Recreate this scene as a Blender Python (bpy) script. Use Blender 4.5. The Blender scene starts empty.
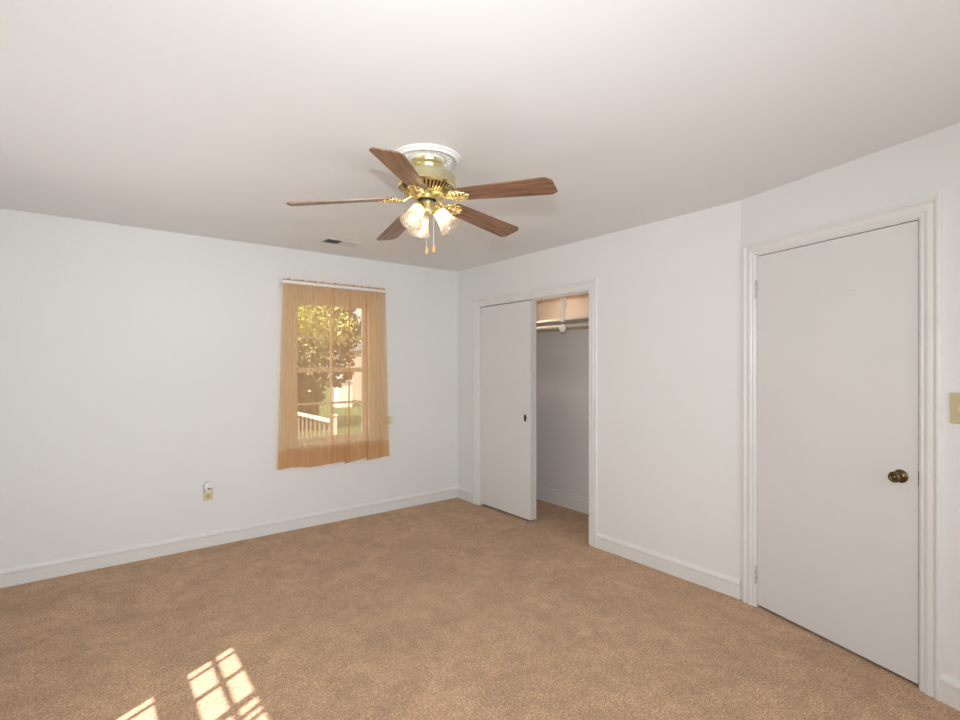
import bpy, bmesh, math, random
from mathutils import Vector, Matrix
random.seed(7)
SC = bpy.context.scene
COL = SC.collection
PI = math.pi

# ------------------------------------------------------------------ camera
CAM = Vector((-3.143, -4.438, 1.432))
cd = bpy.data.cameras.new('camera'); cam = bpy.data.objects.new('camera', cd); COL.objects.link(cam)
cam.location = CAM; cam.rotation_euler = (PI/2, 0, -math.radians(37.899))
cd.sensor_width = 36; cd.lens = 36*501/960; cd.shift_y = 5/960; cd.clip_start = .05
SC.camera = cam
# ------------------------------------------------------------------ exposure, world, sun, lights
SC.view_settings.view_transform = 'Standard'; SC.view_settings.look = 'None'
SC.view_settings.exposure = 0.05; SC.view_settings.gamma = 1; SC.view_settings.use_curve_mapping = False
SKY, SUN, ROOM, SIDE, FLASH, BULB, CLOSET = 1.15, 11.5, 10.5, 2.5, 140.0, 2.05, 1.8
w = bpy.data.worlds.new('world'); SC.world = w; w.use_nodes = True
wn = w.node_tree; wn.nodes.clear()
sky = wn.nodes.new('ShaderNodeTexSky'); sky.sky_type = 'NISHITA'; sky.sun_disc = False
sky.sun_elevation = math.radians(51); sky.sun_rotation = math.radians(240); sky.air_density = 1; sky.dust_density = 3
bg = wn.nodes.new('ShaderNodeBackground'); bg.inputs[1].default_value = SKY*.35
mixw = wn.nodes.new('ShaderNodeMix'); mixw.data_type = 'RGBA'; mixw.inputs[0].default_value = .75
mixw.inputs[7].default_value = (5, 5, 5, 1)
wo = wn.nodes.new('ShaderNodeOutputWorld')
wn.links.new(sky.outputs[0], mixw.inputs[6]); wn.links.new(mixw.outputs[2], bg.inputs[0]); wn.links.new(bg.outputs[0], wo.inputs[0])

def light(name, kind, loc, direction, energy, color=(1, 1, 1), **kw):
    l = bpy.data.lights.new(name, kind); l.energy = energy; l.color = color
    for k, v in kw.items(): setattr(l, k, v)
    o = bpy.data.objects.new(name, l); COL.objects.link(o); o.location = loc
    o.rotation_euler = Vector(direction).to_track_quat('-Z', 'Y').to_euler()
    return o
light('sun', 'SUN', (-8, -8, 8), (math.cos(PI/6)*.808, math.sin(PI/6)*.808, -1), SUN, (.97, .98, 1), angle=.009)
# added fill lights, no source seen: two behind the camera, two along the left wall
light('window_light_near', 'AREA', (-2.3, -5.5, 1.45), (0, 1, .25), ROOM, (.85, .94, 1), shape='RECTANGLE', size=2.5, size_y=1.5)
light('window_light_near_forward', 'AREA', (-2.3, -5.5, 1.45), (0, 1, 0), ROOM*1.05, (.85, .94, 1), shape='RECTANGLE', size=2.5, size_y=1.5, spread=math.radians(90))
light('window_light_left', 'AREA', (-3.84, -1.7, 1.3), (1, 0, .35), SIDE, (.92, .97, 1), shape='RECTANGLE', size=1.4, size_y=1.1, spread=math.radians(90))
light('window_light_left_upward', 'AREA', (-3.84, -1.7, 1.0), (.5, 0, 1), SIDE*1.8, (.92, .97, 1), shape='RECTANGLE', size=1.4, size_y=.6, spread=math.radians(120))
# photographer's flash just above the camera: the fan's shadow on the ceiling
light('camera_flash', 'SPOT', (-3.132, -4.402, 1.703), (.53, .84, -.13), FLASH, (.90, .96, 1), spot_size=math.radians(140), spot_blend=1, shadow_soft_size=.012)

# ------------------------------------------------------------------ materials
def mat(name, color, rough=.5, metal=0, bump=None, noise=None, spec=None):
    m = bpy.data.materials.new(name); m.use_nodes = True; nt = m.node_tree; b = nt.nodes['Principled BSDF']
    b.inputs['Base Color'].default_value = (*color, 1); b.inputs['Roughness'].default_value = rough; b.inputs['Metallic'].default_value = metal
    if spec is not None: b.inputs['Specular IOR Level'].default_value = spec
    tc = nt.nodes.new('ShaderNodeTexCoord')
    if noise:
        sc, amt = noise
        n = nt.nodes.new('ShaderNodeTexNoise'); n.inputs['Scale'].default_value = sc; n.inputs['Detail'].default_value = 3
        nt.links.new(tc.outputs['Object'], n.inputs['Vector'])
        mr = nt.nodes.new('ShaderNodeMapRange'); mr.inputs[3].default_value = 1-amt; mr.inputs[4].default_value = 1+amt
        mr.inputs[1].default_value = .3; mr.inputs[2].default_value = .7
        vm = nt.nodes.new('ShaderNodeVectorMath'); vm.operation = 'SCALE'; vm.inputs[0].default_value = color
        nt.links.new(n.outputs[0], mr.inputs[0]); nt.links.new(mr.outputs[0], vm.inputs['Scale']); nt.links.new(vm.outputs[0], b.inputs['Base Color'])
    if bump:
        sc, st, dist = bump
        n2 = nt.nodes.new('ShaderNodeTexNoise'); n2.inputs['Scale'].default_value = sc; n2.inputs['Detail'].default_value = 4
        nt.links.new(tc.outputs['Object'], n2.inputs['Vector'])
        bp = nt.nodes.new('ShaderNodeBump'); bp.inputs['Strength'].default_value = st; bp.inputs['Distance'].default_value = dist
        nt.links.new(n2.outputs[0], bp.inputs['Height']); nt.links.new(bp.outputs[0], b.inputs['Normal'])
    return m
def emis(name, color, strength, base=(.8, .8, .8)):
    m = mat(name, base, .4); b = m.node_tree.nodes['Principled BSDF']
    b.inputs['Emission Color'].default_value = (*color, 1); b.inputs['Emission Strength'].default_value = strength
    return m
M = {}
M['wall'] = mat('white_wall_paint', (.83, .825, .81), .55, bump=(60, .08, .01), noise=(1.3, .012))
M['ceiling'] = mat('white_ceiling_paint', (.86, .855, .85), .75, bump=(40, .06, .01), noise=(1.1, .015))
M['trim'] = mat('white_trim_paint', (.81, .80, .775), .32, noise=(6, .012))
M['door'] = mat('white_door_paint', (.77, .755, .735), .38, bump=(12, .05, .01), noise=(2.2, .014))
M['closet_wall'] = mat('grey_closet_paint', (.80, .77, .76), .6)
M['peach'] = mat('peach_closet_paint', (.80, .74, .68), .6)  # warm lamp glow above the shelf, painted into the wall colour
M['orange'] = mat('tan_closet_ceiling_paint', (.78, .60, .42), .6)  # warm glow on the closet ceiling, put into its colour
M['brass'] = mat('polished_brass', (.84, .72, .36), .22, 1)
M['satin_brass'] = mat('satin_pale_brass', (.76, .70, .46), .4, 1)
M['bright_gold'] = mat('cast_gold_brass', (.95, .80, .42), .22, 1, bump=(90, .5, .004))
M['dark_brass'] = mat('antique_brass', (.17, .115, .06), .26, 1)
M['pull'] = mat('blackened_brass', (.04, .028, .02), .4, .6)
M['dark'] = mat('dark_recess', (.02, .018, .015), .8)
M['plaster'] = mat('white_plaster', (.84, .83, .80), .5)
M['cream'] = mat('cream_plastic', (.74, .66, .46), .35)
M['beige_plate'] = mat('beige_switch_plate', (.62, .52, .31), .35)
M['white_plastic'] = mat('white_plastic', (.83, .82, .79), .3)
M['fob'] = mat('light_wood_fob', (.75, .42, .16), .4)
M['chain'] = mat('chain_metal', (.75, .68, .55), .35, 1)
M['vent'] = mat('vent_enamel', (.66, .63, .59), .4)
M['hinge'] = mat('painted_hinge', (.55, .54, .51), .3, noise=(120, .5))
M['shelf'] = mat('closet_shelf_paint', (.82, .78, .72), .5)
M['rod_metal'] = mat('closet_rod_enamel', (.62, .57, .50), .4)
M['leaf'] = mat('sunlit_leaf', (.52, .50, .14), .5, noise=(1.5, .5))  # yellow-green leaf with sunlight painted into its colour
M['leaf_dark'] = mat('dark_leaf', (.05, .06, .03), .7, noise=(2, .4))  # shade of the crown painted into the leaf colour
M['bark'] = mat('bark', (.10, .07, .05), .9, noise=(9, .4))
M['grass'] = mat('lawn', (.09, .13, .035), .9, noise=(3, .3))
M['deck'] = mat('deck_boards', (.20, .15, .11), .8, noise=(5, .3))
M['baluster'] = mat('weathered_baluster', (.36, .30, .25), .7)  # brown-grey wood, darkened to put the shade into its colour
M['rail'] = mat('white_deck_rail', (.75, .72, .66), .5)
M['siding'] = mat('pink_brick_house', (.62, .40, .34), .8, noise=(7, .15))
M['white_shed'] = mat('white_shed_paint', (.85, .85, .84), .6)
M['roof'] = mat('grey_shingle', (.14, .13, .13), .9, noise=(10, .3))

def carpet():
    m = bpy.data.materials.new('tan_carpet'); m.use_nodes = True; nt = m.node_tree; N = nt.nodes; L = nt.links
    b = N['Principled BSDF']; b.inputs['Roughness'].default_value = .95; b.inputs['Specular IOR Level'].default_value = .1
    b.inputs['Sheen Weight'].default_value = .15
    tc = N.new('ShaderNodeTexCoord')
    def noise(s, d=3, dist=0):
        n = N.new('ShaderNodeTexNoise'); n.inputs['Scale'].default_value = s; n.inputs['Detail'].default_value = d; n.inputs['Distortion'].default_value = dist
        L.new(tc.outputs['Object'], n.inputs['Vector']); return n.outputs[0]
    def mr(x, lo, hi, a=.3, c=.7):
        n = N.new('ShaderNodeMapRange'); n.inputs[1].default_value = a; n.inputs[2].default_value = c; n.inputs[3].default_value = lo; n.inputs[4].default_value = hi
        L.new(x, n.inputs[0]); return n.outputs[0]
    def mul(a, c):
        n = N.new('ShaderNodeMath'); n.operation = 'MULTIPLY'; L.new(a, n.inputs[0]); L.new(c, n.inputs[1]); return n.outputs[0]
    f = mul(mul(mr(noise(3.5, 4, .6), .88, 1.10), mr(noise(13, 3, .8), .88, 1.11)), mul(mr(noise(75, 3), .78, 1.22, .32, .68), mr(noise(170, 2), .58, 1.42, .32, .68)))
    # seam between two widths of carpet, a faint darker line parallel to the far wall
    sx = N.new('ShaderNodeSeparateXYZ'); L.new(tc.outputs['Object'], sx.inputs[0])
    a = N.new('ShaderNodeMath'); a.operation = 'ADD'; a.inputs[1].default_value = .385; L.new(sx.outputs[1], a.inputs[0])
    ab = N.new('ShaderNodeMath'); ab.operation = 'ABSOLUTE'; L.new(a.outputs[0], ab.inputs[0])
    f = mul(f, mr(ab.outputs[0], .90, 1.0, .004, .010))
    vm = N.new('ShaderNodeVectorMath'); vm.operation = 'SCALE'; vm.inputs[0].default_value = (.535, .335, .200)
    L.new(f, vm.inputs['Scale']); L.new(vm.outputs[0], b.inputs['Base Color'])
    bp = N.new('ShaderNodeBump'); bp.inputs['Strength'].default_value = .6; bp.inputs['Distance'].default_value = .008
    L.new(noise(170, 3), bp.inputs['Height']); L.new(bp.outputs[0], b.inputs['Normal'])
    return m
M['carpet'] = carpet()
def wood():
    m = bpy.data.materials.new('walnut_blade'); m.use_nodes = True; nt = m.node_tree; N = nt.nodes; L = nt.links
    b = N['Principled BSDF']; b.inputs['Roughness'].default_value = .33
    tc = N.new('ShaderNodeTexCoord'); mp = N.new('ShaderNodeMapping'); mp.inputs['Scale'].default_value = (2.2, 30, 30)
    L.new(tc.outputs['Object'], mp.inputs[0])
    n = N.new('ShaderNodeTexNoise'); n.inputs['Scale'].default_value = 2.2; n.inputs['Detail'].default_value = 5; n.inputs['Distortion'].default_value = .6
    L.new(mp.outputs[0], n.inputs['Vector'])
    cr = N.new('ShaderNodeValToRGB'); e = cr.color_ramp.elements
    e[0].position = .33; e[0].color = (.12, .055, .028, 1); e[1].position = .66; e[1].color = (.36, .185, .10, 1)
    L.new(n.outputs[0], cr.inputs[0]); L.new(cr.outputs[0], b.inputs['Base Color'])
    return m
M['wood'] = wood()
def sheer(name, dens):
    m = bpy.data.materials.new(name); m.use_nodes = True; nt = m.node_tree; N = nt.nodes; L = nt.links; N.clear()
    o = N.new('ShaderNodeOutputMaterial'); tr = N.new('ShaderNodeBsdfTransparent'); tr.inputs[0].default_value = (1, .90, .76, 1)
    df = N.new('ShaderNodeBsdfDiffuse'); df.inputs[0].default_value = (.80, .52, .29, 1)
    tl = N.new('ShaderNodeBsdfTranslucent'); tl.inputs[0].default_value = (.80, .52, .29, 1)
    m1 = N.new('ShaderNodeMixShader'); m1.inputs[0].default_value = .3; L.new(df.outputs[0], m1.inputs[1]); L.new(tl.outputs[0], m1.inputs[2])
    tc = N.new('ShaderNodeTexCoord'); mp = N.new('ShaderNodeMapping'); mp.inputs['Scale'].default_value = (75, 75, 1.2); L.new(tc.outputs['Object'], mp.inputs[0])
    n = N.new('ShaderNodeTexNoise'); n.inputs['Scale'].default_value = 1; n.inputs['Detail'].default_value = 3; L.new(mp.outputs[0], n.inputs['Vector'])
    mr = N.new('ShaderNodeMapRange'); mr.inputs[1].default_value = .3; mr.inputs[2].default_value = .7; mr.inputs[3].default_value = dens-.07; mr.inputs[4].default_value = dens+.07
    L.new(n.outputs[0], mr.inputs[0])
    m2 = N.new('ShaderNodeMixShader'); L.new(mr.outputs[0], m2.inputs[0]); L.new(tr.outputs[0], m2.inputs[1]); L.new(m1.outputs[0], m2.inputs[2]); L.new(m2.outputs[0], o.inputs[0])
    return m
M['sheer'] = sheer('orange_sheer', .52)
def glass(name, gloss=.06, col=(1, 1, 1)):
    m = bpy.data.materials.new(name); m.use_nodes = True; nt = m.node_tree; N = nt.nodes; L = nt.links; N.clear()
    o = N.new('ShaderNodeOutputMaterial'); tr = N.new('ShaderNodeBsdfTransparent'); tr.inputs[0].default_value = (*col, 1)
    g = N.new('ShaderNodeBsdfGlossy'); g.inputs['Roughness'].default_value = .02
    m2 = N.new('ShaderNodeMixShader'); m2.inputs[0].default_value = gloss
    L.new(tr.outputs[0], m2.inputs[1]); L.new(g.outputs[0], m2.inputs[2]); L.new(m2.outputs[0], o.inputs[0]); return m
M['glass'] = glass('window_glass')
def shade_glass():
    m = bpy.data.materials.new('frosted_ribbed_glass'); m.use_nodes = True; nt = m.node_tree; N = nt.nodes; L = nt.links; N.clear()
    o = N.new('ShaderNodeOutputMaterial')
    tr = N.new('ShaderNodeBsdfTransparent'); tr.inputs[0].default_value = (1, .97, .93, 1)
    tl = N.new('ShaderNodeBsdfTranslucent'); tl.inputs[0].default_value = (1, .95, .88, 1)
    g = N.new('ShaderNodeBsdfGlossy'); g.inputs['Roughness'].default_value = .15
    a = N.new('ShaderNodeMixShader'); b = N.new('ShaderNodeMixShader'); b.inputs[0].default_value = .14
    tc = N.new('ShaderNodeTexCoord'); n = N.new('ShaderNodeTexVoronoi'); n.inputs['Scale'].default_value = 70; L.new(tc.outputs['Object'], n.inputs['Vector'])
    mr = N.new('ShaderNodeMapRange'); mr.inputs[2].default_value = .7; mr.inputs[3].default_value = .35; mr.inputs[4].default_value = .8; L.new(n.outputs[0], mr.inputs[0])
    L.new(mr.outputs[0], a.inputs[0]); L.new(tr.outputs[0], a.inputs[1]); L.new(tl.outputs[0], a.inputs[2])
    L.new(a.outputs[0], b.inputs[1]); L.new(g.outputs[0], b.inputs[2]); L.new(b.outputs[0], o.inputs[0]); return m
M['shade'] = shade_glass()
M['bulb'] = emis('lit_bulb', (1, .80, .52), BULB*3)

# ------------------------------------------------------------------ mesh helpers
def obj(name, bm, m, parent=None, smooth=False, angle=None):
    me = bpy.data.meshes.new(name)
    bmesh.ops.recalc_face_normals(bm, faces=bm.faces[:]) if not getattr(obj, 'keep', False) else None
    if smooth:
        for f in bm.faces: f.smooth = True
        for e in bm.edges:
            if len(e.link_faces) == 2 and e.calc_face_angle(0) > (angle or .7): e.smooth = False
    bm.to_mesh(me); bm.free(); me.materials.append(m)
    o = bpy.data.objects.new(name, me); COL.objects.link(o)
    if parent: o.parent = parent
    return o
def tag(o, label=None, cat=None, group=None, kind=None):
    if label: o['label'] = label
    if cat: o['category'] = cat
    if group: o['group'] = group
    if kind: o['kind'] = kind
    return o
def empty(name, loc, label, cat, group=None, rz=0):
    o = bpy.data.objects.new(name, None); COL.objects.link(o); o.location = loc; o.rotation_euler.z = rz; o.empty_display_size = .1
    return tag(o, label, cat, group)
def BM(): return bmesh.new()
def box(bm, a, b, bev=0, mtx=None):
    (x0, y0, z0), (x1, y1, z1) = a, b
    r = bmesh.ops.create_cube(bm, size=1); vs = r['verts']
    for v in vs: v.co = Vector(((x0+x1)/2+v.co.x*(x1-x0), (y0+y1)/2+v.co.y*(y1-y0), (z0+z1)/2+v.co.z*(z1-z0)))
    if bev:
        es = list({e for v in vs for e in v.link_edges})
        r2 = bmesh.ops.bevel(bm, geom=es, offset=bev, segments=2, affect='EDGES', profile=.5)
        vs = list({v for f in r2['faces'] for v in f.verts} | {v for v in vs if v.is_valid})
    if mtx:
        for v in vs: v.co = mtx @ v.co
    return vs
def lathe(bm, prof, n=48, mtx=None, rib=None, cap=False):
    rings = []
    for (r, z) in prof:
        ring = []
        for k in range(n):
            a = 2*PI*k/n; rr = r*(1+(rib[1]*math.cos(rib[0]*a) if rib else 0))
            co = Vector((rr*math.cos(a), rr*math.sin(a), z)); ring.append(bm.verts.new(mtx @ co if mtx else co))
        rings.append(ring)
    for i in range(len(rings)-1):
        for k in range(n): bm.faces.new((rings[i][k], rings[i][(k+1) % n], rings[i+1][(k+1) % n], rings[i+1][k]))
    if cap:
        bm.faces.new(rings[0]); bm.faces.new(rings[-1])
def tube(bm, pts, r, n=8, closed=False):
    pts = [Vector(p) for p in pts]; N = len(pts); rings = []
    up = None
    for i, p in enumerate(pts):
        if closed: t = pts[(i+1) % N]-pts[i-1]
        else: t = pts[min(i+1, N-1)]-pts[max(i-1, 0)]
        t.normalize()
        if up is None: up = Vector((0, 0, 1)) if abs(t.z) < .9 else Vector((1, 0, 0))
        s = t.cross(up).normalized(); u = s.cross(t).normalized(); up = u
        rr = r[i] if isinstance(r, (list, tuple)) else r
        rings.append([bm.verts.new(p+(s*math.cos(2*PI*k/n)+u*math.sin(2*PI*k/n))*rr) for k in range(n)])
    for i in range(N if closed else N-1):
        a, b = rings[i], rings[(i+1) % N]
        for k in range(n): bm.faces.new((a[k], a[(k+1) % n], b[(k+1) % n], b[k]))
    if not closed: bm.faces.new(rings[0]); bm.faces.new(rings[-1])
def prism(bm, poly, z0, z1, mtx=None):
    a = [bm.verts.new(Vector((x, y, z0))) for x, y in poly]; b = [bm.verts.new(Vector((x, y, z1))) for x, y in poly]
    n = len(poly); bm.faces.new(a); bm.faces.new(b[::-1])
    for i in range(n): bm.faces.new((a[i], b[i], b[(i+1) % n], a[(i+1) % n]))
    if mtx:
        for v in a+b: v.co = mtx @ v.co

# wall frames: P(s along the wall, h out of the wall into the room, z)
class Frame:
    def __init__(s, o, d, n): s.o, s.d, s.n = Vector((*o, 0)), Vector((*d, 0)), Vector((*n, 0))
    def P(s, a, h, z): return s.o+s.d*a+s.n*h+Vector((0, 0, z))
    def mtx(s, a=0, h=0, z=0):   # local x = along, local y = out of the wall, local z = up
        m = Matrix.Identity(4); m.col[0][:3] = s.d; m.col[1][:3] = s.n; m.col[2][:3] = (0, 0, 1); m.col[3][:3] = s.P(a, h, z); return m
FAR = Frame((0, 0), (1, 0), (0, -1))            # s = x
RIGHT = Frame((0, 0), (0, -1), (-1, 0))         # s = -y
ANG = Frame((0, -3.0), (-.2736, -.9618), (-.9618, .2736))
LEFT = Frame((-3.9, 0), (0, -1), (1, 0))        # s = -y
NEAR = Frame((0, -5.6), (1, 0), (0, 1))         # s = x
H = 2.44
def wall(name, F, s0, s1, t, holes=(), z1=H, m='wall', back=False):
    S = sorted({s0, s1, *[v for h in holes for v in h[:2]]}); Z = sorted({0, z1, *[v for h in holes for v in h[2:]]})
    def solid(i, j):
        if not (0 <= i < len(S)-1 and 0 <= j < len(Z)-1): return False
        a, b = (S[i]+S[i+1])/2, (Z[j]+Z[j+1])/2
        return not any(h[0] < a < h[1] and h[2] < b < h[3] for h in holes)
    bm = BM(); V = {}
    def v(i, j, k):
        if (i, j, k) not in V: V[i, j, k] = bm.verts.new(F.P(S[i], -t*k, Z[j]))
        return V[i, j, k]
    for i in range(len(S)-1):
        for j in range(len(Z)-1):
            if not solid(i, j): continue
            for k in (0, 1): bm.faces.new([v(i, j, k), v(i+1, j, k), v(i+1, j+1, k), v(i, j+1, k)])
            if not solid(i-1, j): bm.faces.new([v(i, j, 0), v(i, j+1, 0), v(i, j+1, 1), v(i, j, 1)])
            if not solid(i+1, j): bm.faces.new([v(i+1, j, 0), v(i+1, j+1, 0), v(i+1, j+1, 1), v(i+1, j, 1)])
            if not solid(i, j-1): bm.faces.new([v(i, j, 0), v(i+1, j, 0), v(i+1, j, 1), v(i, j, 1)])
            if not solid(i, j+1): bm.faces.new([v(i, j+1, 0), v(i+1, j+1, 0), v(i+1, j+1, 1), v(i, j+1, 1)])
    if back:
        for h in holes: box(bm, (h[0]-.02, -t-.02, h[2]), (h[1]+.02, -t, h[3]+.02), mtx=F.mtx())
    return tag(obj(name, bm, M[m]), kind='structure')
def sweep(bm, F, path, prof, closed=False):
    """mouldings: path = [(s, z)], prof = [(u, h)], u measured to the left of the path direction"""
    n = len(path); rings = []
    for i, (s, z) in enumerate(path):
        def dr(a, b): v = Vector((b[0]-a[0], b[1]-a[1])); return v.normalized()
        d0 = dr(path[i-1], path[i]) if (i > 0 or closed) else None
        d1 = dr(path[i], path[(i+1) % n]) if (i < n-1 or closed) else None
        d0 = d0 or d1; d1 = d1 or d0
        n0 = Vector((-d0.y, d0.x)); n1 = Vector((-d1.y, d1.x)); m = (n0+n1); m /= max(m.dot(n0), 1e-6)
        rings.append([bm.verts.new(F.P(s+m.x*u, h, z+m.y*u)) for u, h in prof])
    k = len(prof)
    for i in range(n if closed else n-1):
        a, b = rings[i], rings[(i+1) % n]
        for j in range(k): bm.faces.new((a[j], a[(j+1) % k], b[(j+1) % k], b[j]))
    if not closed: bm.faces.new(rings[0]); bm.faces.new(rings[-1])
def casing_prof(wd):
    p = [(0, 0), (0, .006), (.004, .009), (.010, .010), (.013, .007), (.018, .0075), (.024, .012), (.034, .0145), (.046, .013), (.050, .010), (.055, .0105), (.060, .016), (.068, .0195), (.076, .0185), (.078, .014), (.078, 0)]
    return [(u*wd/.078, h) for u, h in p]
BASE = [(0, 0), (0, .012), (.080, .012), (.084, .016), (.096, .0165), (.106, .012), (.116, .006), (.118, 0)]
def baseboard(name, F, s0, s1):
    bm = BM(); sweep(bm, F, [(s0, 0), (s1, 0)], BASE); return tag(obj(name, bm, M['trim']), kind='structure')

# ------------------------------------------------------------------ the room
bm = BM(); box(bm, (-4.02, -5.75, -.1), (1.0, .12, 0)); tag(obj('floor', bm, M['carpet']), kind='structure')
bm = BM(); box(bm, (-4.02, -5.75, H), (1.0, .12, H+.1)); tag(obj('ceiling', bm, M['ceiling']), kind='structure')
WX0, WX1, WZ0, WZ1 = -1.733, -1.019, .722, 2.022          # window opening, far wall
OX0, OX1 = .385, 1.825                                   # closet opening
wall('wall_far', FAR, -4.02, .9, .12, [(WX0, WX1, WZ0, WZ1)])
wall('wall_right', RIGHT, 0, 3.0, .11, [(OX0, OX1, 0, 2.03)])
wall('wall_right_angled', ANG, 0, 2.75, .12, [(.1055, .9195, 0, 2.079)], back=True)
LW = (2.396, 3.25, .75, 2.13)
NW = [(-3.5, -2.45, .7, 2.1), (-2.25, -1.2, .7, 2.1)]
wall('wall_left', LEFT, -.12, 5.72, .12, [LW])
wall('wall_near', NEAR, -4.02, -.6, .12, NW)
baseboard('baseboard_far', FAR, -3.9, 0)
baseboard('baseboard_right_corner', RIGHT, 0, .310)
baseboard('baseboard_right', RIGHT, 1.902, 3.0)
baseboard('baseboard_right_angled', ANG, .998, 2.7)
baseboard('baseboard_left', LEFT, 0, 5.6)
baseboard('baseboard_near', NEAR, -3.9, -.74)
# closet shell
def slab(name, a, b, m):
    bm = BM(); box(bm, a, b); return tag(obj(name, bm, M[m]), kind='structure')
slab('wall_closet_back', (.64, -2.4, 0), (.74, -.02, 1.845), 'closet_wall')
slab('wall_closet_back_upper', (.64, -2.4, 1.845), (.74, -.02, 2.44), 'peach')
slab('wall_closet_left', (.11, -.12, 0), (.64, -.02, 2.44), 'closet_wall')
slab('wall_closet_right', (.11, -2.4, 0), (.64, -2.3, 2.44), 'closet_wall')
slab('ceiling_closet', (.11, -2.3, 2.095), (.64, -.12, 2.12), 'orange')
slab('trim_1', (.625, -2.3, 0), (.64, -.12, .12), 'trim')          # baseboard at the back of the closet
slab('trim_2', (.632, -2.3, .12), (.64, -.12, .15), 'trim')
# closet casing and jamb
bm = BM(); sweep(bm, RIGHT, [(OX0, 0), (OX0, 2.03), (OX1, 2.03), (OX1, 0)], casing_prof(.077)); tag(obj('trim_3', bm, M['trim']), kind='structure')
bm = BM()
for a, b in (((OX0, -.11, 0), (OX0+.012, 0, 2.03)), ((OX1-.012, -.11, 0), (OX1, 0, 2.03)), ((OX0, -.11, 2.025), (OX1, -.001, 2.03))): box(bm, a, b, mtx=RIGHT.mtx())
box(bm, (OX0, -.044, 2.018), (OX1, -.041, 2.025), mtx=RIGHT.mtx())   # track fin between the doors
tag(obj('trim_4', bm, M['trim']), kind='structure')
# sliding closet doors
def slider(name, label, s0, s1, h0, h1, pull):
    t = BM(); box(t, (s0, h0, .022), (s1, h1, 2.017), bev=.002, mtx=RIGHT.mtx())
    d = tag(obj(name, t, M['door']), kind='structure')
    if label: d['label'] = label
    if pull:
        b = BM(); mt = RIGHT.mtx(s1-.068, h1, .946) @ Matrix.Rotation(-PI/2, 4, 'X') @ Matrix.Diagonal((.5, 1, 1, 1))
        lathe(b, [(.001, .0005), (.020, .0005), (.026, .001), (.030, .003), (.034, .002), (.035, -.001)], 28, mt)
        obj('finger_pull', b, M['pull'], d, True)
    return d
slider('door_2', 'white flush sliding closet door in front, with finger pull', OX0+.014, 1.135, -.039, -.006, True)
slider('door_3', 'white sliding closet door stacked behind the front one', OX0+.014, 1.139, -.080, -.046, False)

# hinged door in the angled wall
bm = BM(); sweep(bm, ANG, [(.101, 0), (.101, 2.083), (.924, 2.083), (.924, 0)], casing_prof(.076)); tag(obj('trim_5', bm, M['trim']), kind='structure')
bm = BM()
for a, b in (((.1055, -.12, 0), (.1075, -.0005, 2.079)), ((.9175, -.12, 0), (.9195, -.0005, 2.079)), ((.1075, -.12, 2.077), (.9175, -.0005, 2.079)),
             ((.1075, -.08, 0), (.120, -.047, 2.077)), ((.905, -.08, 0), (.9175, -.047, 2.077)), ((.12, -.08, 2.064), (.905, -.047, 2.077))): box(bm, a, b, mtx=ANG.mtx())
tag(obj('trim_6', bm, M['trim']), kind='structure')
bm = BM(); box(bm, (.1095, -.040, .016), (.9125, -.004, 2.0735), bev=.0015, mtx=ANG.mtx())
door = tag(obj('door_1', bm, M['door']), kind='structure')
# knob with its round rose
b = BM(); mt = ANG.mtx(.846, -.004, .926) @ Matrix.Rotation(-PI/2, 4, 'X') @ Matrix.Scale(.88, 4)
lathe(b, [(.001, 0), (.034, 0), (.0345, .003), (.031, .006), (.024, .008), (.016, .011), (.013, .016), (.0115, .026), (.013, .033), (.020, .038), (.0265, .046), (.028, .055), (.0265, .062), (.021, .066), (.015, .066), (.013, .063), (.011, .063), (.010, .066), (.001, .067)], 40, mt)
obj('door_knob', b, M['dark_brass'], door, True, 1.2)
b = BM(); box(b, (.9127, -.036, .897), (.9174, -.0035, .962), mtx=ANG.mtx()); obj('latch_plate', b, M['dark'], door)
for z in (1.883, .188):
    b = BM(); c = ANG.P(.1065, .004, z)
    tube(b, [c+Vector((0, 0, q)) for q in (-.045, .045)], .0055, 12)
    for q in (-.046, -.0275, -.0092, .0092, .0275, .046): tube(b, [c+Vector((0, 0, q-.0012)), c+Vector((0, 0, q+.0012))], .0066, 12)
    for e in (-.050, .050): bmesh.ops.create_uvsphere(b, u_segments=10, v_segments=6, radius=.0055, matrix=Matrix.Translation(c+Vector((0, 0, e))))
    box(b, (.1075, -.004, z-.045), (.1105, .0005, z+.045), mtx=ANG.mtx())
    obj('hinge', b, M['hinge'], door, True)
# faint scuffs on the door paint
b = BM(); m_ = ANG.mtx(.63, -.0038, 1.80)
prism(b, [(-.012, -.002), (.006, -.003), (.014, .001), (.002, .003)], 0, .0003, m_ @ Matrix.Rotation(-PI/2, 4, 'X'))
obj('scuff_mark', b, mat('scuff', (.62, .58, .54), .6), door)

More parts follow.
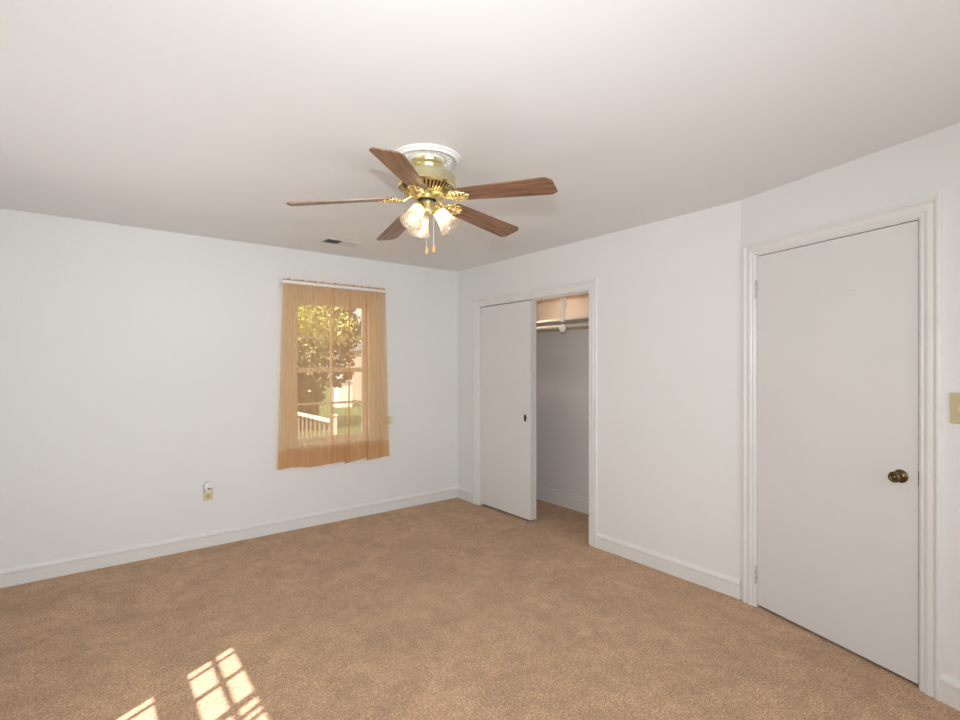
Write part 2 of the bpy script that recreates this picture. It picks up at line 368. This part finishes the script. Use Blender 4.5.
# ------------------------------------------------------------------ windows
def window(name, F, s0, s1, z0, z1, cols, rails, vb, label, deep=.075, casing=True, bw=.014, tr=.03):
    """rails: list of (z, half thickness); vb: vertical bar positions"""
    fr = BM()
    j = .015
    for a, b in (((s0, -.12, z0), (s0+j, 0, z1)), ((s1-j, -.12, z0), (s1, 0, z1)), ((s0+j, -.12, z1-j), (s1-j, 0, z1)), ((s0+j, -.12, z0), (s1-j, 0, z0+j))): box(fr, a, b, mtx=F.mtx())
    wd = tag(obj(name, fr, M['trim']), kind='structure')
    sh = BM()
    for a, b in (((s0+j, -deep-.03, z0+j), (s0+j+.032, -deep, z1-j)), ((s1-j-.032, -deep-.03, z0+j), (s1-j, -deep, z1-j)),
                 ((s0+j+.032, -deep-.03, z1-j-tr), (s1-j-.032, -deep, z1-j)), ((s0+j+.032, -deep-.03, z0+j), (s1-j-.032, -deep, z0+j+.04))): box(sh, a, b, mtx=F.mtx())
    obj('sash', sh, M['trim'], wd)
    mb = BM(); e = .0005
    for z, hh in rails: box(mb, (s0+j+.032, -deep-.026, z-hh), (s1-j-.032, -deep-.004, z+hh), mtx=F.mtx())
    for s in vb:
        s, q = s if isinstance(s, tuple) else (s, bw)
        box(mb, (s-q/2, -deep-.024, z0+j+.04), (s+q/2, -deep-.006, z1-j-tr), mtx=F.mtx())
    obj('muntin', mb, M['trim'], wd)
    gl = BM(); box(gl, (s0+j+.03, -deep-.0165, z0+j+.038), (s1-j-.03, -deep-.0135, z1-j-tr+.002), mtx=F.mtx())
    obj('pane', gl, M['glass'], wd)
    if casing:
        cs = BM(); sweep(cs, F, [(s0, z0), (s0, z1), (s1, z1), (s1, z0)], casing_prof(.085)); obj('casing', cs, M['trim'], wd)
        st = BM(); box(st, (s0-.10, -.07, z0-.018), (s1+.10, .035, z0+.004), bev=.003, mtx=F.mtx())
        obj('window_sill', st, M['trim'], wd)
        ap = BM(); sweep(ap, F, [(s0-.085, z0-.088), (s1+.085, z0-.088)], [(u*.068/.078, h*.9) for u, h in casing_prof(.078)]); obj('apron', ap, M['trim'], wd)
    return wd
window('window_1', FAR, WX0, WX1, WZ0, WZ1, 2, [(1.684, .009), (1.387, .022), (1.080, .009)], [-1.376], None)
window('window_2', LEFT, *LW, 2, [(1.821, .006), (1.553, .088), (1.15, .009)], [(2.504, .014), (2.677, .022), (2.902, .042), (2.986, .02), (3.039, .02)], None, deep=.03, tr=.137)
for i, h in enumerate(NW):
    c = (h[0]+h[1])/2
    window('window_%d' % (3+i), NEAR, *h, 2, [(1.75, .009), (1.4, .022), (1.05, .009)], [c-.17, c+.17], None)

# ------------------------------------------------------------------ sheer curtains and their rod
CY = -.060
rod = empty('curtain_rod', (-1.377, 0, 2.13), 'flat white curtain rod over the far window, its sheer fabric bunched behind it', 'curtain rod')
def rodpt(x, y, z): return (x+1.377, y, z-2.13)
b = BM(); n = 40; prof = [(-.013, 0), (-.012, -.004), (0, -.006), (.012, -.004), (.013, 0), (0, -.002)]
path = [Vector((-1.864, -.003, 2.139)), Vector((-1.864, -.068, 2.139)), Vector((-1.858, -.080, 2.139)), Vector((-1.846, -.086, 2.138)), Vector((-.905, -.086, 2.138)), Vector((-.893, -.080, 2.138)), Vector((-.887, -.068, 2.138)), Vector((-.887, -.003, 2.138))]
rings = []
for i, p in enumerate(path):
    t = (path[min(i+1, len(path)-1)]-path[max(i-1, 0)]).normalized(); nn = Vector((-t.y, t.x, 0))
    rings.append([b.verts.new(p-nn*d*1.0+Vector((1.377, 0, z-2.13))) for z, d in prof])
for i in range(len(rings)-1):
    for k in range(len(prof)): b.faces.new((rings[i][k], rings[i][(k+1) % 6], rings[i+1][(k+1) % 6], rings[i+1][k]))
b.faces.new(rings[0]); b.faces.new(rings[-1])
obj('rod', b, M['white_plastic'], rod, True)
for x in (-1.864, -.887):
    b = BM(); box(b, (x+1.377-.012, -.012, -.022), (x+1.377+.012, 0, .036), bev=.002); box(b, (x+1.377-.004, -.035, -.01), (x+1.377+.004, -.01, .03)); obj('bracket', b, M['white_plastic'], rod)

def curtain(name, label, top, bot, z_bot, pleats, seed, yb=0):
    """top/bot: (x0, x1); z_bot(u); pleats: list of (u, width)"""
    rnd = random.Random(seed); N, K = 260, 46
    c = empty(name, ((top[0]+top[1])/2, CY, 2.13), label, 'curtain', 'sheer panels on the far window')
    ph = [rnd.random()*6.28 for _ in range(6)]
    def pos(t, v):    # v 0 top .. 1 bottom
        u = t; yo = yb
        for pu, pw in pleats:                     # overlapping fold: cloth runs on, doubles back, runs on
            q = (t-pu)/pw
            if -1 < q < 1:
                u += -pw*1.1*math.sin(q*PI)*(.5+.5*math.cos(q*PI))*.9
                yo += -.012*(.5+.5*math.cos(q*PI))
        x = (1-v)*(top[0]+(top[1]-top[0])*u)+v*(bot[0]+(bot[1]-bot[0])*u)
        ga = math.exp(-v*5)*.0035+.0006
        y = yo+ga*math.sin(t*150+ph[0])+.0020*math.sin(t*61+ph[1])*(1-v*.5)+.006*(v**.6)*math.sin(t*17+ph[2]+v)+.004*v*math.sin(t*31+ph[3])
        z = 2.166-v*(2.166-z_bot(t))
        if v == 0: z += .002+.006*math.sin(t*47+ph[4])*math.sin(t*13+ph[5])+.002*math.sin(t*90)
        return Vector((x-(top[0]+top[1])/2, y, z-2.13))
    def sheet(v0, v1, K, off):
        b = BM(); g = [[b.verts.new(pos(i/N, v0+(v1-v0)*j/K)+Vector((0, off, 0))) for i in range(N+1)] for j in range(K+1)]
        for j in range(K):
            for i in range(N): b.faces.new((g[j][i], g[j][i+1], g[j+1][i+1], g[j+1][i]))
        return b
    obj('fabric', sheet(0, 1, K, 0), M['sheer'], c, True, 2)
    obj('hem', sheet(.905, 1, 4, -.0025), M['sheer'], c, True, 2)
    obj('rod_pocket', sheet(0, .025, 2, .0035), M['sheer'], c, True, 2)
    return c
curtain('sheer_curtain', 'wider left orange sheer curtain panel, hanging from the white rod over window',
        (-1.852, -1.292), (-1.897, -1.300), lambda t: .548-.010*t+.006*math.sin(t*9)+(.004 if t > .78 else 0), [(.79, .035)], 3)
curtain('sheer_curtain', 'narrower right orange sheer curtain panel, nearest the room corner',
        (-1.299, -.895), (-1.309, -.858), lambda t: .530+.030*min(t/.45, 1) if t < .47 else .536+.015*(t-.47)/.53, [(.09, .05), (.50, .05)], 5, -.005)
# tieback medallion on the wall
tb = empty('tieback_hook', (-.842, 0, .892), 'small round cream curtain holdback on wall at right edge of curtain', 'curtain holdback')
b = BM(); mt = Matrix.Rotation(PI/2, 4, 'X')
lathe(b, [(.001, .0), (.010, 0), (.008, .045)], 16, mt); obj('stem', b, M['cream'], tb, True)
b = BM(); lathe(b, [(.001, .045), (.034, .045), (.038, .048), (.035, .054), (.028, .049), (.020, .049), (.013, .056), (.001, .059)], 28, mt)
for k in range(8):
    a = k*PI/4; bmesh.ops.create_uvsphere(b, u_segments=8, v_segments=6, radius=.0055, matrix=Matrix.Translation((.024*math.cos(a), -.052, .024*math.sin(a))))
obj('rosette', b, M['cream'], tb, True)

# ------------------------------------------------------------------ electrical bits
ou = empty('wall_outlet', FAR.P(-2.408, 0, .405), 'cream duplex outlet low on the far wall under a plugged-in freshener', 'wall outlet')
b = BM(); box(b, (-.035, -.006, -.040), (.035, 0, .074), bev=.003); obj('cover_plate', b, M['cream'], ou)
for z in (-.008, .045):
    b = BM(); lathe(b, [(.001, 0), (.0165, 0), (.0165, .0022), (.001, .0022)], 24, Matrix.Translation((0, -.0055, z)) @ Matrix.Rotation(PI/2, 4, 'X'))
    soc = obj('socket', b, M['beige_plate'], ou)
    b = BM()
    for x in (-.006, .006): box(b, (x-.0014, -.0088, z), (x+.0014, -.0078, z+.008))
    box(b, (-.002, -.0088, z-.010), (.002, -.0078, z-.006)); obj('slot', b, M['dark'], soc)
fr = empty('air_freshener', FAR.P(-2.408, .008, .478), 'rounded white plug-in air freshener covering the upper outlet socket', 'air freshener')
b = BM(); lathe(b, [(.001, 0), (.036, 0), (.040, .008), (.040, .022), (.034, .034), (.020, .040), (.001, .041)], 32, Matrix.Rotation(PI/2, 4, 'X')); obj('body', b, M['white_plastic'], fr, True)
b = BM(); box(b, (-.024, -.030, -.044), (.024, 0, -.026), bev=.004); obj('base', b, M['white_plastic'], fr)
M['opening'] = mat('grey_opening', (.30, .25, .18), .5)
b = BM(); box(b, (-.012, -.044, -.020), (.012, -.038, -.006), bev=.002); obj('opening', b, M['opening'], fr)
b = BM(); box(b, (-.003, -.043, .014), (.003, -.036, .022)); obj('indicator', b, M['opening'], fr)
sw = empty('light_switch', ANG.P(1.066, 0, 1.252), 'beige light switch plate on the wall right of the door', 'light switch')
sw.rotation_euler.z = math.atan2(ANG.n.y, ANG.n.x)-PI/2
b = BM(); box(b, (-.037, 0, -.064), (.037, .006, .064), bev=.003); obj('cover_plate', b, M['beige_plate'], sw)
b = BM(); box(b, (-.005, .006, -.012), (.005, .008, .012)); box(b, (-.004, .007, -.002), (.004, .018, .008), bev=.001); obj('toggle', b, M['cream'], sw)
for z in (-.03, .03):
    b = BM(); lathe(b, [(.001, .0075), (.003, .007), (.0035, .006)], 12, Matrix.Translation((0, 0, z)) @ Matrix.Rotation(-PI/2, 4, 'X')); obj('screw', b, M['dark_brass'], sw)

# ceiling vent: two-way register
ve = empty('ceiling_vent', (-1.518, -.490, H), 'small metal air vent in the ceiling between fan and far wall', 'air vent')
b = BM(); L_, W_ = .142, .074
for a, c in (((-L_, -W_, -.006), (L_, -W_+.012, 0)), ((-L_, W_-.012, -.006), (L_, W_, 0)), ((-L_, -W_+.012, -.006), (-L_+.012, W_-.012, 0)), ((L_-.012, -W_+.012, -.006), (L_, W_-.012, 0)), ((-.006, -W_+.012, -.006), (.006, W_-.012, 0))): box(b, a, c)
obj('frame', b, M['vent'], ve)
b = BM(); box(b, (-L_+.012, -W_+.012, -.0008), (L_-.012, W_-.012, -.0002)); obj('duct_opening', b, M['dark'], ve)
for sgn in (-1, 1):
    for k in range(8):
        x = sgn*(.012+k*.0152+.006)
        b = BM(); box(b, (-.0085, -W_+.012, -.0005), (.0085, W_-.012, .0005), mtx=Matrix.Translation((x, 0, -.0045)) @ Matrix.Rotation(sgn*math.radians(38), 4, 'Y')); obj('slat', b, M['vent'], ve)

# ------------------------------------------------------------------ closet fittings
sh = empty('closet_shelf', (.47, -1.2, 1.845), 'painted closet shelf seen through the open half of the closet', 'shelf')
b = BM(); box(b, (-.16, -1.1, 0), (.169, 1.08, .018), bev=.002); obj('board', b, M['shelf'], sh)
b = BM(); box(b, (.150, -1.1, -.085), (.169, 1.08, -.001)); obj('cleat', b, M['shelf'], sh)
rd = empty('closet_rod', (.285, -1.2, 1.785), 'round off-white closet hanging rod just under the closet shelf', 'closet rod')
b = BM(); tube(b, [(0, -1.1, 0), (0, 1.08, 0)], .017, 20); obj('rod', b, M['rod_metal'], rd, True)
for y in (-1.092, 1.072):
    b = BM(); lathe(b, [(.018, -.008), (.030, -.008), (.030, .006), (.018, .006)], 20, Matrix.Translation((0, y, 0)) @ Matrix.Rotation(PI/2, 4, 'X')); obj('end_socket', b, M['rod_metal'], rd)
br = empty('rod_support', (.285, -1.298, 1.775), 'white hanging support strap and round hook carrying middle of closet rod', 'rod support')
b = BM(); box(b, (-.028, -.036, .175), (-.018, .036, .310), bev=.002); obj('strap', b, M['white_plastic'], br)
b = BM()
box(b, (-.036, -.024, .050), (-.026, .020, .190), bev=.003)
tube(b, [(-.031, .022, .13), (-.034, .034, .125), (-.034, .036, .105), (-.031, .022, .085)], .005, 8)
obj('hook_arm', b, M['white_plastic'], br)
b = BM(); lathe(b, [(.001, 0), (.030, 0), (.036, .004), (.038, .012), (.034, .020), (.018, .023), (.001, .024)], 28, Matrix.Translation((-.019, 0, -.008)) @ Matrix.Rotation(-PI/2, 4, 'Y'))
obj('hook_cup', b, M['white_plastic'], br, True)

cl = empty('closet_lamp', (.19, -.98, 2.095), 'small round puck light on the closet ceiling just inside the header', 'lamp')
b = BM(); lathe(b, [(.001, 0), (.040, 0), (.040, -.016), (.033, -.018)], 32); obj('housing', b, M['white_plastic'], cl, True)
b = BM(); lathe(b, [(.033, -.018), (.020, -.021), (.001, -.022)], 32); obj('lens', b, M['bulb'], cl, True, 2)
light('closet_lamp_light', 'AREA', (.19, -.98, 2.068), (.45, -.02, -1), CLOSET, (1, .74, .52), shape='DISK', size=.06)

# ------------------------------------------------------------------ ceiling medallion
FX, FY = -1.847, -2.351
b = BM()
lathe(b, [(.070, 0), (.070, -.016), (.078, -.020), (.086, -.016), (.090, -.010), (.128, -.008), (.132, -.014), (.138, -.020), (.147, -.021), (.153, -.016), (.156, -.010), (.163, -.008), (.165, 0)], 72)
for k in range(20):
    a = 2*PI*k/20; R_ = Matrix.Rotation(a, 4, 'Z')
    bmesh.ops.create_uvsphere(b, u_segments=10, v_segments=6, radius=1, matrix=R_ @ Matrix.Translation((.109, 0, -.009)) @ Matrix.Diagonal((.017, .0085, .007, 1)))
    bmesh.ops.create_uvsphere(b, u_segments=8, v_segments=5, radius=1, matrix=Matrix.Rotation(a+PI/20, 4, 'Z') @ Matrix.Translation((.119, 0, -.009)) @ Matrix.Rotation(.7, 4, 'Z') @ Matrix.Diagonal((.009, .004, .006, 1)))
    bmesh.ops.create_uvsphere(b, u_segments=8, v_segments=5, radius=1, matrix=Matrix.Rotation(a+PI/20, 4, 'Z') @ Matrix.Translation((.100, 0, -.009)) @ Matrix.Rotation(-.7, 4, 'Z') @ Matrix.Diagonal((.008, .004, .006, 1)))
md = obj('ceiling_medallion', b, M['plaster'], None, True); md.location = (FX, FY, H)
tag(md, 'round white plaster ceiling medallion with leaf ring above the fan', 'ceiling medallion')

# ------------------------------------------------------------------ ceiling fan
fan = empty('ceiling_fan', (FX, FY, H), 'five-blade brown wood ceiling fan with brass motor and three lit glass shades', 'ceiling fan')
def Z(z): return z-H
b = BM(); lathe(b, [(.001, Z(2.439)), (.070, Z(2.439)), (.078, Z(2.432)), (.080, Z(2.424)), (.074, Z(2.415)), (.072, Z(2.402)), (.074, Z(2.396)), (.070, Z(2.390)), (.069, Z(2.358))], 56)
obj('canopy', b, M['brass'], fan, True)
b = BM(); lathe(b, [(.060, Z(2.360)), (.118, Z(2.359)), (.130, Z(2.356)), (.137, Z(2.349)), (.139, Z(2.340)), (.139, Z(2.316)), (.142, Z(2.312)), (.142, Z(2.307)), (.138, Z(2.304))], 64)
obj('motor_housing', b, M['satin_brass'], fan, True)
b = BM(); lathe(b, [(.132, Z(2.304)), (.100, Z(2.276)), (.060, Z(2.262)), (.001, Z(2.262))], 48)
obj('vent_backing', b, M['dark'], fan, True)
b = BM()
for k in range(44):
    mt = Matrix.Rotation(2*PI*k/44, 4, 'Z')
    pr = [(.139, Z(2.306)), (.133, Z(2.292)), (.112, Z(2.272)), (.086, Z(2.260)), (.086, Z(2.268)), (.104, Z(2.280)), (.124, Z(2.300)), (.13, Z(2.308))]
    a_ = [b.verts.new(mt @ Vector((r, -.0042, z))) for r, z in pr]; c_ = [b.verts.new(mt @ Vector((r, .0042, z))) for r, z in pr]
    b.faces.new(a_); b.faces.new(c_[::-1])
    for i in range(8): b.faces.new((a_[i], c_[i], c_[(i+1) % 8], a_[(i+1) % 8]))
lathe(b, [(.134, Z(2.300)), (.140, Z(2.306)), (.140, Z(2.300)), (.134, Z(2.290))], 64)
obj('vent_grille', b, M['brass'], fan)
b = BM(); lathe(b, [(.090, Z(2.266)), (.090, Z(2.256)), (.080, Z(2.248)), (.060, Z(2.244)), (.046, Z(2.240)), (.046, Z(2.236))], 48); obj('flywheel', b, M['brass'], fan, True)
b = BM(); lathe(b, [(.038, Z(2.240)), (.040, Z(2.238)), (.040, Z(2.231)), (.036, Z(2.229))], 40); obj('dark_band', b, M['dark'], fan, True)
b = BM(); lathe(b, [(.030, Z(2.232)), (.034, Z(2.226)), (.033, Z(2.190)), (.036, Z(2.186)), (.036, Z(2.178)), (.028, Z(2.168)), (.016, Z(2.160)), (.009, Z(2.156)), (.011, Z(2.150)), (.006, Z(2.143)), (.001, Z(2.142))], 40)
obj('switch_housing', b, M['satin_brass'], fan, True)

# blade and iron prototypes (local x = outwards from the hub)
def blade_bm():
    r0, r1 = .165, .648
    half = [(r0, .044), (r0+.02, .050), (.30, .055), (.50, .063), (.60, .067), (r1-.026, .068), (r1-.003, .051), (r1, .045)]
    poly = [(x, y) for x, y in half]+[(x, -y) for x, y in half[::-1]]
    b = BM(); prism(b, poly, -.003, .003)
    es = [e for e in b.edges if abs(e.verts[0].co.z-e.verts[1].co.z) < 1e-6]
    bmesh.ops.bevel(b, geom=es, offset=.0012, segments=1, affect='EDGES'); return b
def iron_bm():
    b = BM(); z = -.0075
    # curved arm from the flywheel out to the leaf
    tube(b, [(.070, 0, .008), (.085, .0, .004), (.100, .003, -.004), (.112, .002, -.010), (.126, 0, -.010), (.150, 0, z)], [.0075, .008, .0085, .008, .0075, .004], 10)
    # lobed leaf plate
    out = []
    for k in range(72):
        a = 2*PI*k/72; lob = 1+.10*math.cos(9*a)
        out.append((.174+.050*math.cos(a)*lob, .041*math.sin(a)*lob*(1-.18*math.cos(a))))
    prism(b, out, z-.0005, z+.0035)
    tube(b, [(x, y, z-.001) for x, y in out], .0028, 6, True)
    tube(b, [(.124, 0, z-.003), (.18, 0, z-.006), (.226, 0, z-.002)], [.004, .004, .002], 8)
    for s in (-1, 1):
        for q in (.132, .150, .168, .186):
            tube(b, [(q, 0, z-.004), (q+.012, s*.014, z-.007), (q+.018, s*.028, z-.004), (q+.012, s*.036, z-.002)], [.003, .0036, .003, .002], 6)
    return b
def screw_bm(x, y):
    b = BM()
    lathe(b, [(.001, -.0135), (.004, -.0125), (.005, -.0095)], 10, Matrix.Translation((x, y, 0)))
    return b
bl = obj('blade', blade_bm(), M['wood'], fan); ir = obj('blade_iron', iron_bm(), M['bright_gold'], bl, True); scw = [obj('screw', screw_bm(x, y), M['brass'], bl, True) for x, y in ((.165, .015), (.165, -.015), (.205, 0))]
tip_z = [.010, .000, -.013, -.020, .008]
for k in range(5):
    if k: o = bl.copy(); COL.objects.link(o); o.parent = fan
    else: o = bl
    if k:
        for ch in (ir, *scw): c = ch.copy(); COL.objects.link(c); c.parent = o
    droop = (2.247-(2.195+tip_z[k]))/.642
    # root at z 2.232, tip lower; pitched 12 degrees about its own length
    o.matrix_local = Matrix.Translation((0, 0, Z(2.250))) @ Matrix.Rotation(math.radians(296.5+72*k), 4, 'Z') @ Matrix.Rotation(droop, 4, 'Y') @ Matrix.Rotation(math.radians(-12), 4, 'X')

# light kit
def shade_bm():
    b = BM()   # local z points out of the mouth
    prof = [(.020, .000), (.027, .004), (.031, .014), (.034, .036), (.038, .060), (.044, .083), (.051, .101), (.057, .111),
            (.0555, .111), (.0495, .101), (.0425, .083), (.0365, .060), (.0325, .036), (.0295, .014), (.026, .006), (.019, .002)]
    lathe(b, prof, 96, rib=(24, .018)); return b
def fitter_bm():
    b = BM(); lathe(b, [(.001, -.022), (.012, -.022), (.016, -.016), (.017, -.004), (.026, .000), (.031, .006), (.0315, .016), (.0285, .016)], 28)
    for k in range(3): bmesh.ops.create_uvsphere(b, u_segments=8, v_segments=6, radius=.0035, matrix=Matrix.Rotation(k*2.094, 4, 'Z') @ Matrix.Translation((.033, 0, .011)))
    return b
def bulb_bm():
    b = BM(); lathe(b, [(.001, .006), (.011, .008), (.011, .030), (.013, .042), (.019, .056), (.0225, .068), (.021, .080), (.014, .089), (.001, .093)], 24); return b
sh0 = fi0 = bu0 = None
for k, az in enumerate((-38, 82, 202)):
    a = math.radians(az-3); u = Vector((math.cos(a), math.sin(a), 0)); tilt = math.radians(36)
    ax = u*math.sin(tilt)-Vector((0, 0, 1))*math.cos(tilt)
    base = u*.052+Vector((0, 0, Z(2.190)))
    q = ax.to_track_quat('Z', 'Y').to_matrix().to_4x4(); mt = Matrix.Translation(base) @ q
    b = BM(); tube(b, [u*.028+Vector((0, 0, Z(2.198))), u*.040+Vector((0, 0, Z(2.208))), u*.050+Vector((0, 0, Z(2.205))), base-ax*.018], .0065, 10)
    obj('light_arm', b, M['brass'], fan, True)
    if k == 0:
        sh0 = obj('glass_shade', shade_bm(), M['shade'], fan, True, 2); fi0 = obj('fitter', fitter_bm(), M['brass'], fan, True); bu0 = obj('bulb', bulb_bm(), M['bulb'], fan, True, 2)
        tr = (sh0, fi0, bu0)
    else:
        tr = []
        for s in (sh0, fi0, bu0): c = s.copy(); COL.objects.link(c); tr.append(c)
        for c in tr: c.parent = fan
    for c in tr: c.matrix_local = mt
# pull chains
def px(dx, dy): return Vector((dx*.789+dy*.614, -dx*.614+dy*.789, 0))   # dx = to the camera's right, dy = away from it
for dx, dy, zt, zb in ((.002, -.030, 2.186, 2.005), (.032, .012, 2.186, 2.023)):
    p = px(dx, dy); b = BM(); q = px(dx*.9, dy*.9)
    tube(b, [(q.x, q.y, Z(zt)), (p.x, p.y, Z(zt-.02)), (p.x, p.y, Z(zb))], .0013, 6)
    n_ = int((zt-zb)/.008)
    for i in range(n_): bmesh.ops.create_icosphere(b, subdivisions=1, radius=.0020, matrix=Matrix.Translation((p.x, p.y, Z(zb)+i*.008)))
    ch = obj('pull_chain', b, M['chain'], fan, True)
    b = BM(); lathe(b, [(.001, 0), (.004, -.002), (.006, -.010), (.0085, -.022), (.0085, -.034), (.006, -.040), (.001, -.041)], 16, Matrix.Translation((p.x, p.y, Z(zb)))); obj('wooden_fob', b, M['fob'], ch, True)

# ------------------------------------------------------------------ outside the far window
bm = BM(); box(bm, (-40, .5, -1.2), (60, 80, -1.0)); tag(obj('ground_outside', bm, M['grass']), kind='structure')
bm = BM(); box(bm, (-4, .13, -.75), (1.4, 8.2, -.6)); tag(obj('deck_outside', bm, M['deck']), kind='structure')
dr = empty('deck_railing', (.72, 6.4, -.6), 'deck railing with white top rail and weathered balusters seen through the sheer curtain', 'railing')
b = BM(); box(b, (-.06, -1.05, .86), (.06, 1.45, .92), bev=.008); obj('top_rail', b, M['rail'], dr)
b = BM(); box(b, (-.02, -1.05, .08), (.02, 1.45, .13)); obj('bottom_rail', b, M['rail'], dr)
for k in range(9):
    b = BM(); y = -.85+k*.27; box(b, (-.014, y-.014, .13), (.014, y+.014, .86)); obj('baluster', b, M['baluster'], dr)
for x, y, hh in ((0, -1.1, 1.0), (0, 1.5, 1.0)):
    b = BM(); box(b, (x-.05, y-.05, 0), (x+.05, y+.05, hh), bev=.006); box(b, (x-.065, y-.065, hh), (x+.065, y+.065, hh+.04), bev=.01); obj('post', b, M['rail'], dr)
def leaves(bm, c, r, n, size, rnd, flat=1):
    for _ in range(n):
        while True:
            p = Vector((rnd.uniform(-1, 1), rnd.uniform(-1, 1), rnd.uniform(-1, 1)))
            if p.length < 1: break
        p = Vector((p.x*r[0], p.y*r[1], p.z*r[2]))+Vector(c)
        q = Matrix.Rotation(rnd.uniform(0, 6.28), 3, 'Z') @ Matrix.Rotation(rnd.uniform(-1.2, 1.2), 3, 'X') @ Matrix.Rotation(rnd.uniform(-1, 1), 3, 'Y')
        s = size*rnd.uniform(.6, 1.3)
        v = [bm.verts.new(p+q @ Vector(t)*s) for t in ((-1, 0, 0), (0, -.5, .12), (1, 0, 0), (0, .5, .12))]
        bm.faces.new(v)
def tree(name, label, base, blobs, trunk_r, m, size, seed):
    rnd = random.Random(seed); t = empty(name, base, label, 'tree')
    b = BM(); top = Vector(blobs[0][0]); tube(b, [(0, 0, 0), (trunk_r*.5, 0, top.z*.4), (top.x*.6, top.y*.6, top.z*.75), tuple(top)], [trunk_r*1.3, trunk_r, trunk_r*.8, trunk_r*.3], 12)
    for c, r, n in blobs[1:]: tube(b, [(0, 0, top.z*.45), tuple((Vector(c)+Vector((0, 0, top.z*.45)))*.5), c], [trunk_r*.5, trunk_r*.35, trunk_r*.1], 8)
    obj('trunk', b, M['bark'], t, True)
    b = BM()
    for c, r, n in blobs: leaves(b, c, r, n, size, rnd)
    obj('foliage', b, M[m], t)
    return t
tree('leafy_tree', 'yellow-green leafy tree close outside the far window', (-.35, 8.6, -1.0), [((1.1, 0, 3.7), (1.1, 1.0, .75), 1500), ((2.3, .2, 3.5), (.7, .8, .6), 480), ((.6, 0, 2.7), (.7, .6, .7), 130), ((1.7, 0, 2.7), (.8, .6, .5), 60)], .12, 'leaf', .075, 2)
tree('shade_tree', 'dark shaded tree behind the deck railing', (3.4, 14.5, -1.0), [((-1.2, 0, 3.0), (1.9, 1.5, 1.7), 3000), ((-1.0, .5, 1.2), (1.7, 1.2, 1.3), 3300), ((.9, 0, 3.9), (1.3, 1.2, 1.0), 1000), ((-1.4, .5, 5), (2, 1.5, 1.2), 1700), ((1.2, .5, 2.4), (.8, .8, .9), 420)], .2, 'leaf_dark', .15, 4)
b = BM(); r_ = random.Random(9); leaves(b, (-1.2, -1.4, 2.9), (1.7, .4, 1.6), 110, .10, r_); leaves(b, (.9, -1.1, 3.6), (1.2, .4, .9), 60, .10, r_); obj('sunlit_foliage', b, M['leaf'], bpy.data.objects['shade_tree'])  # pale leaves coloured as if sunlit, scattered over the dark crown
wsd = empty('garden_shed', (8.1, 23, -1.0), 'low white garden shed in the neighbouring yard left of the brick house', 'shed')
b = BM(); box(b, (-.1, 0, 0), (.75, 1.2, 1.5)); obj('wall', b, M['white_shed'], wsd)
b = BM(); prism(b, [(-.2, 1.5), (.85, 1.5), (.32, 1.95)], -.1, 1.3, Matrix.Rotation(PI/2, 4, 'X') @ Matrix.Scale(-1, 4, (0, 0, 1))); obj('roof', b, M['white_shed'], wsd)
hs = empty('neighbour_house', (14.7, 27, -1.0), 'pinkish brick neighbouring house far outside, at window right edge', 'house')
b = BM(); box(b, (-3.2, 0, 0), (6, 3, 3.4)); obj('wall', b, M['siding'], hs)
b = BM(); prism(b, [(-3.5, 3.4), (6.3, 3.4), (1.4, 5.6)], -.3, 3.3, Matrix.Rotation(PI/2, 4, 'X') @ Matrix.Scale(-1, 4, (0, 0, 1))); obj('roof', b, M['roof'], hs)
b = BM(); box(b, (-1.8, -.05, 1.0), (-.8, 0, 2.4)); wf = obj('window', b, M['rail'], hs)
b = BM(); box(b, (-1.7, -.07, 1.1), (-.9, -.05, 2.3)); obj('pane', b, M['dark'], wf)
